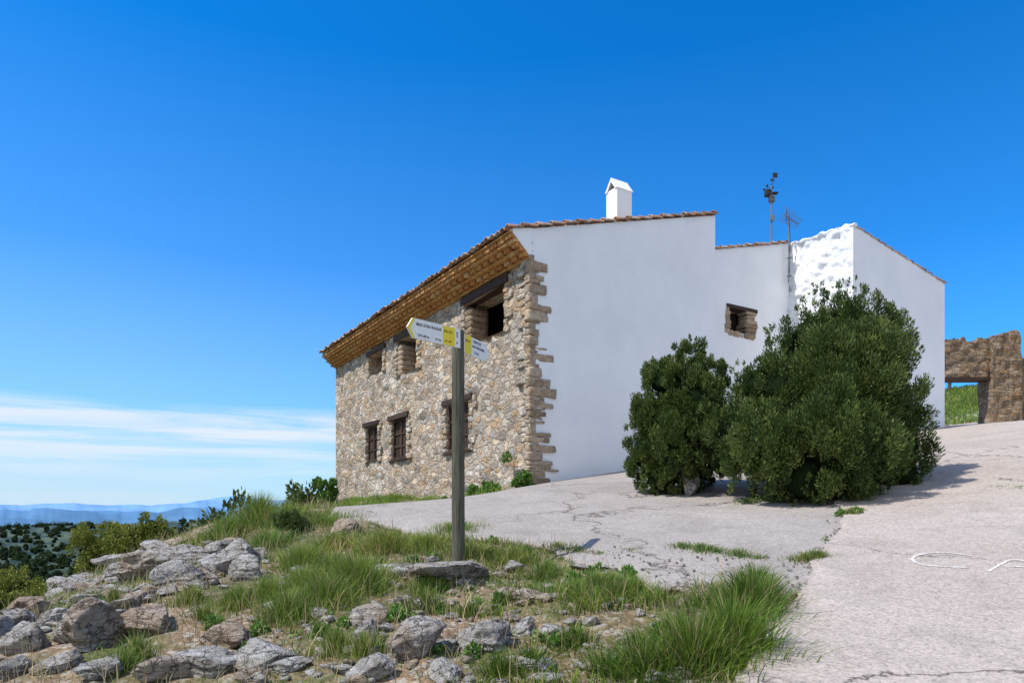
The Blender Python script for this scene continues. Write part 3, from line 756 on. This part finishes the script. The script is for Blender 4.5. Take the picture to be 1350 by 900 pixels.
# ------------------------------------------------------------------ grass
def colvar(x, y, c):
    nz = n2(x, y, .9, 3, 140)[:, None]; nz2 = n2(x, y, 3.5, 2, 150)[:, None]
    return c*(1+.35*nz2)*(1+np.array([[.4, .10, -.1]])*nz)
def blades(x, y, h, w, lean, c0, c1, bend_az=None, dry=.08):
    m = len(x); z = Hr(x, y)-.02
    az = rng.uniform(0, 6.28, m) if bend_az is None else bend_az; sa = rng.uniform(0, 6.28, m)
    f = np.array([0, .4, .75, 1.]); wf = np.array([1, .85, .55, .06])
    off = (lean*h)[:, None]*f**2; zz = z[:, None]+h[:, None]*(f-.25*np.clip(lean, 0, 1.5)[:, None]*f**2.5)
    cx = x[:, None]+np.cos(az)[:, None]*off; cy = y[:, None]+np.sin(az)[:, None]*off
    sx = np.cos(sa)[:, None]*w[:, None]*wf*.5; sy = np.sin(sa)[:, None]*w[:, None]*wf*.5
    V = np.stack([np.stack([cx-sx, cy-sy, zz], -1), np.stack([cx+sx, cy+sy, zz], -1)], 2)
    t = rng.uniform(0, 1, m)[:, None]; c = np.array(c0)*(1-t)+np.array(c1)*t
    c = colvar(x, y, c)
    dr = rng.uniform(0, 1, m) < dry; c[dr] = np.array([.42, .34, .17])*rng.uniform(.6, 1.2, (dr.sum(), 1))
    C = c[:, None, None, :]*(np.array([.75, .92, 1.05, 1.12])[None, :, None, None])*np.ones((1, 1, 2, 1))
    return V.reshape(-1, 3), C.reshape(-1, 3)
def grass_obj(name, parts):
    V = np.vstack([p[0] for p in parts]); C = np.vstack([p[1] for p in parts]); m = len(V)//8
    b = (np.arange(m)*8)[:, None]
    F = np.concatenate([b+np.array([[0, 1, 3, 2]]), b+np.array([[2, 3, 5, 4]]), b+np.array([[4, 5, 7, 6]])], 0)
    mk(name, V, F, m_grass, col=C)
def notpaved(x, y): return ~(inpoly(x, y, roadP) | inpoly(x, y, padP))
GRN0, GRN1 = (.07, .125, .018), (.21, .31, .045)
parts = []
m = 430000
x = rng.uniform(-9, 3.5, m); y = rng.uniform(3.2, 24, m)
u = 675+900*x/y
dens = sst(-.15, .2, n2(x, y, 1.0, 4, 61)+.3*n2(x, y, 4., 2, 62))
lin = (u < 330) & (y < 10.5); dens = np.where(lin, dens*.3, dens)
dens = np.where(y > 9.5, np.maximum(dens, .5), dens)*np.where(y > 12, .75, 1)
insideh = ((x-.444)*.849+(y-16)*.528 > -.02) & ((x-.444)*-.528+(y-16)*.849 > -.02)
k = (rng.uniform(0, 1, m) < dens*.6) & notpaved(x, y) & ~insideh & (u > -60) & (u < 1200)
x, y = x[k], y[k]; m = len(x)
hn = .05+.13*sst(-.2, .5, n2(x, y, 1.1, 3, 77)); h = hn*rng.uniform(.4, 1.5, m)
parts.append(blades(x, y, h, rng.uniform(.004, .010, m)*(1+y/14), rng.uniform(.1, 1.2, m), GRN0, GRN1, dry=.11))
m = 12000; x = rng.uniform(-8, 3.2, m); y = rng.uniform(3.4, 20, m); insideh = ((x-.444)*.849+(y-16)*.528 > -.02) & ((x-.444)*-.528+(y-16)*.849 > -.02)
k = notpaved(x, y) & ~insideh & (n2(x, y, .9, 3, 90) > -.1); x, y = x[k], y[k]; m = len(x)
parts.append(blades(x, y, rng.uniform(.1, .34, m), np.full(m, .005)*(1+y/14), rng.uniform(0, .6, m), (.42, .34, .17), (.6, .5, .3)))
m = 20000; s_ = -rng.uniform(.05, 1.3, m)**1.0; t_ = rng.uniform(.6, 14.6, m); x = .444+.849*s_-.528*t_; y = 16+.528*s_+.849*t_
k = rng.uniform(0, 1, m) < np.clip(.35+.15*t_/3-.35*np.abs(s_+.2), .05, 1)*(.5+n2(x, y, 1.3, 3, 12)); x, y = x[k], y[k]; m = len(x)
parts.append(blades(x, y, rng.uniform(.06, .26, m), np.full(m, .016), rng.uniform(.1, .9, m), (.10, .19, .03), (.28, .42, .07)))
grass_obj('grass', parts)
# grass on the slope beyond the gateway
m = 26000; x = rng.uniform(24, 44, m); y = rng.uniform(38, 58, m)
grass_obj('hilltop_grass', [blades(x, y, rng.uniform(.15, .45, m), np.full(m, .05), rng.uniform(.1, .9, m), (.10, .18, .03), (.26, .36, .06))])
def tuft(u, v, r, h, nb, c0, c1, lean=.5, w=.006, dry=.1):
    cx, cy = gp(u, v); m = nb
    rr = r*np.abs(rng.normal(0, .55, m)); a = rng.uniform(0, 6.28, m)
    x = cx+rr*np.cos(a); y = cy+rr*np.sin(a)
    ba = a+rng.normal(0, .8, m)
    return blades(x, y, h*rng.uniform(.35, 1.15, m)*np.clip(1.05-.4*(rr/r), .3, 1), np.full(m, w)*rng.uniform(.6, 1.3, m)*(1+cy/14), lean*rng.uniform(.2, 1.6, m)*(.4+rr/r), c0, c1, ba, dry)
D0, D1 = (.045, .105, .014), (.16, .27, .04); L0, L1 = (.10, .17, .028), (.27, .36, .075)
tp = []
for (u, v, r, h, nb) in [(965,862,.34,.48,1300),(915,880,.36,.42,1100),(985,815,.3,.42,1200),(940,815,.3,.26,600),(850,888,.3,.30,700),(890,838,.25,.2,500),(995,785,.22,.34,800),(800,885,.25,.2,450),(560,800,.2,.25,500),(620,810,.2,.16,400),(700,880,.2,.2,400),(840,860,.2,.2,450),(1010,800,.18,.36,500),(760,850,.2,.18,400),(660,890,.2,.2,400)]:
    tp.append(tuft(u, v, r, h, nb, D0, D1, .7))
for (u, v, r, h, nb) in [(470,780,.4,.40,1900),(440,770,.4,.36,1400),(425,800,.35,.32,1300),(380,815,.3,.28,1000),(400,780,.35,.30,1100),(510,725,.5,.32,1500),(400,745,.45,.32,1400),(350,720,.4,.32,1200),(340,690,.5,.55,1500),(300,705,.5,.36,1000),(380,690,.6,.40,1300),(440,720,.5,.28,1200),(620,735,.4,.22,1200),(560,725,.4,.26,1200),(680,740,.4,.22,1200),(720,755,.3,.2,800),(790,775,.35,.24,1500),(830,785,.3,.24,1200),(760,785,.3,.2,900),(440,860,.2,.22,500),(180,872,.12,.25,350),(160,885,.16,.2,400),(250,800,.22,.22,600),(310,800,.25,.25,800),(150,800,.15,.2,350),(600,700,.5,.14,900),(430,690,.6,.22,1100),(350,790,.3,.26,900),(480,870,.2,.2,400),(560,780,.3,.2,700),(270,820,.15,.2,300)]:
    tp.append(tuft(u, v, r, h, nb, L0, L1, .55, .0055, .10))
for (u, v, r, h, nb) in [(900,724,.2,.09,300),(925,728,.25,.11,450),(945,730,.2,.08,200),(975,735,.25,.1,400),(1000,738,.15,.06,150),(1060,742,.2,.12,400),(1078,738,.18,.12,350),(760,728,.25,.07,300),(735,724,.3,.09,350),(1123,682,.12,.15,380),(1270,644,.4,.05,200),(1320,646,.5,.07,350),(1345,647,.4,.08,250),(985,664,.3,.1,300),(1090,715,.08,.06,60),(1050,790,.1,.08,90),(790,732,.2,.05,150),(830,728,.2,.05,120)]:
    tp.append(tuft(u, v, r, h, nb, D0, L1, .6, .006, .2))
grass_obj('tall_grass', tp)

# ------------------------------------------------------------------ foliage clouds
def foliage(name, lobes, nleaf, ln, wd, pal, up=.5, mat=m_leaf, core=.5, parent=None, cl=34, cs_=(.16,.30), cmin=.0, zs=1.4):
    L = np.array(lobes, float); wts = L[:, 3]**2; wts /= wts.sum()
    nc = int(len(L)*cl); ci = rng.choice(len(L), nc, p=wts)
    dv = rng.normal(size=(nc, 3)); dv[:, 2] = dv[:, 2]*.9+.15; dv /= np.linalg.norm(dv, axis=1)[:, None]
    cc = L[ci, :3]+dv*L[ci, 3:4]*rng.uniform(.68, 1.04, nc)[:, None]
    cr = L[ci, 3]*rng.uniform(cs_[0], cs_[1], nc)
    if len(L) < 200:
        dd = np.sqrt(((cc[:, None]-L[None, :, :3])**2).sum(-1))/L[None, :, 3]
        keep = dd.min(1) > .62; cc, cr, dv = cc[keep], cr[keep], dv[keep]; nc = len(cc)
    shade = rng.uniform(0, 1, nc)
    pw = cr**2/np.sum(cr**2); j = rng.choice(nc, nleaf, p=pw)
    o = rng.normal(size=(nleaf, 3)); o /= np.linalg.norm(o, axis=1)[:, None]
    rad_ = cr[j]*rng.uniform(.2, 1.1, nleaf)**.6
    pos = cc[j]+o*rad_[:, None]*np.array([.9, .9, zs])
    dirv = o*.45+dv[j]*.45+np.array([0, 0, up])+rng.normal(0, .25, (nleaf, 3)); dirv /= np.linalg.norm(dirv, axis=1)[:, None]
    side = np.cross(dirv, rng.normal(size=(nleaf, 3))); side /= np.linalg.norm(side, axis=1)[:, None]+1e-9
    l = ln*rng.uniform(.5, 1.3, nleaf)[:, None]; w = wd*rng.uniform(.6, 1.3, nleaf)[:, None]
    V = np.stack([pos-dirv*l*.5, pos+side*w*.5, pos+dirv*l*.5, pos-side*w*.5], 1).reshape(-1, 3)
    F = np.arange(nleaf*4).reshape(-1, 4)
    p = np.array(pal); t = np.clip(.5*shade[j]+.35*rng.uniform(0, 1, nleaf)+.35*(rad_/cr[j]-.4), 0, .999)*(len(p)-1); k = t.astype(int); f = (t-k)[:, None]  # leaves deep in a clump tinted darker, inner shade put into the colour
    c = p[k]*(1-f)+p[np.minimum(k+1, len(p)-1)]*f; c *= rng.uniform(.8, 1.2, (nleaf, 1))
    C = np.repeat(c, 4, 0)
    root = empty(name) if parent is None else parent
    mk('foliage', V, F, mat, root, col=C)
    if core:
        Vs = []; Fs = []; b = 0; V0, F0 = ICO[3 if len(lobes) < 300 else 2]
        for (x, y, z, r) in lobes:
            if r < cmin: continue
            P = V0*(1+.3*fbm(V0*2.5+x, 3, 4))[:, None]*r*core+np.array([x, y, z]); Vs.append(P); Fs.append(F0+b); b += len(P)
        if Vs: mk('inner_shade_blobs', np.vstack(Vs), np.vstack(Fs), m_core, root, smooth=True)  # solid near-black blobs standing in for the shade inside the bush
    return root
def lob(L, Y): return [(*[( (u-675)/900*(Y+dy)), Y+dy], (670-v)/900*(Y+dy), r/900*Y) for (u, v, dy, r) in L]
JUN = [(.014, .030, .008), (.045, .074, .017), (.095, .135, .030), (.18, .215, .062)]
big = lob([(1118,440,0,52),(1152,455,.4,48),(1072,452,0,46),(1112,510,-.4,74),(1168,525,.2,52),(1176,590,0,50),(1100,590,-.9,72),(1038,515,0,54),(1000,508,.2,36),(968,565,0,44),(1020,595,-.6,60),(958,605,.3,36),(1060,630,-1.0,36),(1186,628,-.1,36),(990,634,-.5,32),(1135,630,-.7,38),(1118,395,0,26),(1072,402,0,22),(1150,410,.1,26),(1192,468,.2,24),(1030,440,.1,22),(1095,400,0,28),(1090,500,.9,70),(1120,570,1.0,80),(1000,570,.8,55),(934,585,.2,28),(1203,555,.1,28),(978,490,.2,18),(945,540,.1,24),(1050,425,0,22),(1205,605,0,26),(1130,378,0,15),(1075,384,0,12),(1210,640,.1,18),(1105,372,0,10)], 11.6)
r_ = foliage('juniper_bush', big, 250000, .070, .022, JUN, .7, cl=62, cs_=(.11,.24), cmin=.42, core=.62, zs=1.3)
for (u, v) in ((1060,650),(1100,655),(1140,650)):
    x = (u-675)/900*11.4; tube('stem', [(x, 11.4, H1(x, 11.4)-.1), (x+.1, 11.5, 1.0), (x+.05, 11.6, 2.2)], .05, m_trunk, r_)
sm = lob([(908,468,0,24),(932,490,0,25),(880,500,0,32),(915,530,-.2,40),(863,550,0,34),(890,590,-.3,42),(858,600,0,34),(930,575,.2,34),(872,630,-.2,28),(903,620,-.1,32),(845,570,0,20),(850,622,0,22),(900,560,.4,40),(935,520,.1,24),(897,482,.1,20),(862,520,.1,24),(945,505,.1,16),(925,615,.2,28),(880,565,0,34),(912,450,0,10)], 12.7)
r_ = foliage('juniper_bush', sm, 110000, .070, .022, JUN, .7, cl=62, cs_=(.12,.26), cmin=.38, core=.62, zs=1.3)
x = (885-675)/900*12.7; tube('stem', [(x, 12.7, H1(x, 12.7)-.1), (x+.05, 12.7, 1.2)], .05, m_trunk, r_)
YG = [(.07, .11, .022), (.17, .21, .04), (.34, .35, .08)]; BG = [(.05, .12, .022), (.12, .23, .045), (.22, .36, .08)]
GG = [(.035, .06, .018), (.08, .12, .034), (.15, .19, .06)]
def shrub(name, u, Y, hgt, wid, nl, pal, seed=0, ln=.07, wd=.03, zadd=0, core=.4):
    x = (u-675)/900*Y; z = H1(x, Y)+zadd; r2_ = random.Random(seed); L = []
    for i in range(9):
        a = r2_.uniform(0, 6.28); q_ = r2_.uniform(0, .5)*wid; rr = r2_.uniform(.2, .32)*min(wid, hgt*1.2)
        L.append((x+q_*math.cos(a), Y+q_*math.sin(a)*.7, z+rr*.6+r2_.uniform(0, 1)*max(.05, hgt-rr*1.7), rr))
    return foliage(name, L, nl, ln, wd, pal, .3, core=core)
shrub('yellow_shrub', 150, 15, 1.5, 1.9, 24000, YG, 1, zadd=.25)
shrub('yellow_shrub', 195, 14.5, 1.3, 1.2, 12000, YG, 7, zadd=.1)
shrub('yellow_shrub', 40, 13.5, 1.2, 2.0, 18000, YG, 2, zadd=.0)
shrub('yellow_shrub', 5, 12, .8, 1.6, 12000, YG, 3)
shrub('green_shrub', 100, 18, 1.6, 2.5, 14000, GG, 4)
shrub('green_shrub', 240, 17, 1.0, 1.5, 10000, YG, 5)
shrub('green_shrub', 427, 26.5, 1.6, .9, 9000, BG, 6, .1, .05)
shrub('green_shrub', 385, 10.6, .38, .6, 7000, GG, 9, .05, .010, core=0)
shrub('wall_weeds', 628, 17.9, .4, .6, 2500, BG, 10, .09, .05, core=0)
shrub('wall_weeds', 655, 17.2, .4, .7, 2500, BG, 11, .09, .05, core=0)
shrub('wall_weeds', 688, 15.9, .45, .4, 2200, BG, 12, .08, .04, core=0)
shrub('wall_weeds', 600, 18.6, .25, .8, 2000, BG, 13, .08, .04, core=0)
foliage('wall_ivy', [((668-675)/900*16.5, 16.45, (670-603)/900*16.5, .13)], 140, .09, .06, BG, .2, core=0)
L = []; rr_ = np.random.default_rng(9)
for (u, v) in [(800,765),(825,768),(780,760),(760,770),(560,745),(600,730),(500,740),(530,812),(545,800),(590,862),(660,800),(450,820),(730,845),(860,845),(420,835),(330,845),(1125,676),(700,730),(650,725)]:
    for k in range(4):
        x, y = gp(u+rr_.normal()*18, v+rr_.normal()*6); r = rr_.uniform(.03, .08); L.append((x, y, float(Hr(np.array([x]), np.array([y]))[0])+r*.4, r))
foliage('ground_weeds', L, 14000, .04, .018, BG, .3, core=0)
L = []
for i in range(240):
    a = rng.uniform(-.85, -.28); d = rng.uniform(19, 120); x = math.sin(a)*d; y = math.cos(a)*d
    r = rng.uniform(.4, 1.1); L.append((x, y, H1(x, y)+r*.4, r))
foliage('hillside_scrub', L, 100000, .2, .1, GG, .3, cl=20)
# scattered woodland on the distant slopes
m = 5200; a = rng.uniform(-.72, -.22, m); d = np.exp(rng.uniform(math.log(120), math.log(1150), m)); x = np.sin(a)*d; y = np.cos(a)*d
k = n2(x, y, 1/60., 3, 70) > -.12; x, y, d = x[k], y[k], d[k]; r = rng.uniform(1.2, 2.6, len(x))*(1+d/1500); z = H(x, y)+r*.5
FOR = [(.012, .026, .010), (.03, .052, .016), (.07, .095, .030)]
foliage('distant_trees', list(zip(x.tolist(), y.tolist(), z.tolist(), r.tolist())), 60000, 1.5, .9, FOR, .3, cl=6, core=.75, cs_=(.3,.5))
L = []
for i in range(60):
    x = rng.uniform(22, 52); y = rng.uniform(44, 64); r = rng.uniform(.2, .45); L.append((x, y, H1(x, y)+r*.2, r))
foliage('hilltop_scrub', L, 12000, .2, .1, BG, .3, cl=20)
x = 32.; y = 50.; z = H1(x, y)
rt_ = foliage('hilltop_tree', [(x, y, z+2.2, .9), (x+.7, y, z+2.6, .8), (x-.7, y, z+2.4, .7), (x+.2, y, z+3.1, .7), (x+1.2, y, z+2.0, .6)], 6000, .2, .1, GG, .3)
tube('trunk', [(x, y, z-.2), (x+.1, y, z+1.2), (x, y, z+2.4)], .12, m_trunk, rt_)

# ------------------------------------------------------------------ distant mountains
def mountains(name, dist, fn, col):
    m, nt, b = MAT(name+'_haze', 1., 0)
    nn = noise(nt, wpos(nt), .0009, 7, .65).outputs[0]
    nt.links.new(mix(nt, ramp(nt, nn, [(.4, 0.), (.62, 1.)]), col, tuple(c*.75 for c in col)), b.inputs['Base Color'])  # blue of aerial haze painted in as the base colour
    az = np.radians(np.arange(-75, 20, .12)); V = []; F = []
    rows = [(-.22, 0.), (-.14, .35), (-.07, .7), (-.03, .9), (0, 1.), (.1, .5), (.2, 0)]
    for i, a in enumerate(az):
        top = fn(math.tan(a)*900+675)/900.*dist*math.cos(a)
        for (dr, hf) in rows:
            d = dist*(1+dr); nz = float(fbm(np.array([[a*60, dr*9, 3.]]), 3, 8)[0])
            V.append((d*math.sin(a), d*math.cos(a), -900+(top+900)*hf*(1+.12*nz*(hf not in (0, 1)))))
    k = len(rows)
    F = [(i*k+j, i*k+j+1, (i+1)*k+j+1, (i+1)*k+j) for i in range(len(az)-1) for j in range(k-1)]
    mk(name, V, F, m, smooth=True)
def f1(u): return 3+11*math.exp(-((u-300)/75)**2)+7*math.exp(-((u-400)/60)**2)+4*math.exp(-((u-70)/70)**2)+4.*float(fbm(np.array([[u/34., 0, 0]]), 6, 2)[0])
def f2(u): return -8+8*math.exp(-((u-60)/110)**2)+8*math.exp(-((u-280)/90)**2)+5*float(fbm(np.array([[u/30., 4, 0]]), 6, 3)[0])
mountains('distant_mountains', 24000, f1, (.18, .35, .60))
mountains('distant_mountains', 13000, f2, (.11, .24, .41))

# ------------------------------------------------------------------ light
SD = Vector((-.945, -.327, 0)).normalized(); EL = math.radians(57)
S3 = Vector((SD.x*math.cos(EL), SD.y*math.cos(EL), math.sin(EL)))
sun = bpy.data.lights.new('sun', 'SUN'); sun.energy = 5.0; sun.angle = math.radians(.5); sun.color = (1., .945, .86)
so = link(bpy.data.objects.new('sun', sun)); so.rotation_euler = S3.to_track_quat('Z', 'Y').to_euler()
w = bpy.data.worlds.new('World'); scene.world = w; w.use_nodes = True; nt = w.node_tree
bg = nt.nodes['Background']; bg.inputs[1].default_value = .15
sky = nt.nodes.new('ShaderNodeTexSky'); sky.sky_type = 'NISHITA'; sky.sun_disc = False
sky.sun_elevation = EL; sky.sun_rotation = math.atan2(SD.x, SD.y); sky.altitude = 1000; sky.air_density = 1.; sky.dust_density = .6; sky.ozone_density = 2.5
c = mix(nt, 1., sky.outputs[0], (.03, .84, 1.55), 'MULTIPLY')
tc = nt.nodes.new('ShaderNodeTexCoord').outputs['Generated']
sx = N(nt, 'ShaderNodeSeparateXYZ', {0: tc})
lf = N(nt, 'ShaderNodeMapRange', {0: sx.outputs[0], 1: .45, 2: -.5, 3: .35, 4: 1.}, clamp=True).outputs[0]
hzf = math_(nt, 'MULTIPLY', ramp(nt, sx.outputs[2], [(.0, .97), (.06, .78), (.14, .42), (.32, .12), (.55, 0.)]), lf)
c = mix(nt, hzf, c, (4.1, 5.25, 6.2))
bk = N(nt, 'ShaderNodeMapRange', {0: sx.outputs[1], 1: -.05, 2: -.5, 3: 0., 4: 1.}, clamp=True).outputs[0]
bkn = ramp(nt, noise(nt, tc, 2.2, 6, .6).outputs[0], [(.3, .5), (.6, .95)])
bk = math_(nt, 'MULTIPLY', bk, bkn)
c = mix(nt, bk, c, (5.9, 6.25, 6.8))  # bright veil added to the sky behind the camera, fills the shaded gable
mp = N(nt, 'ShaderNodeMapping', {'Vector': tc, 'Scale': (2.2, 2.2, 34)}).outputs[0]
cl = noise(nt, mp, 1.5, 7, .55, .5).outputs[0]
zmask = ramp(nt, sx.outputs[2], [(.0, .1), (.04, .25), (.075, .8), (.10, 1.), (.125, .9), (.14, 0.)])
cm = math_(nt, 'MULTIPLY', ramp(nt, cl, [(.36, 0.), (.58, 1.)]), zmask)
xm = N(nt, 'ShaderNodeMapRange', {0: sx.outputs[0], 1: .1, 2: -.3, 3: 0., 4: .85}, clamp=True).outputs[0]
cm = math_(nt, 'MULTIPLY', cm, xm)
c = mix(nt, cm, c, (5.7, 6.0, 6.3))
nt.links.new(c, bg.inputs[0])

# ------------------------------------------------------------------ camera
cam = bpy.data.cameras.new('camera'); cam.lens = 24; cam.sensor_width = 36; cam.sensor_fit = 'HORIZONTAL'
cam.shift_y = 220/1350.; cam.clip_start = .1; cam.clip_end = 120000
co_ = link(bpy.data.objects.new('camera', cam)); co_.location = (0, 0, 0); co_.rotation_euler = (math.pi/2, 0, 0)
scene.camera = co_
print('done')
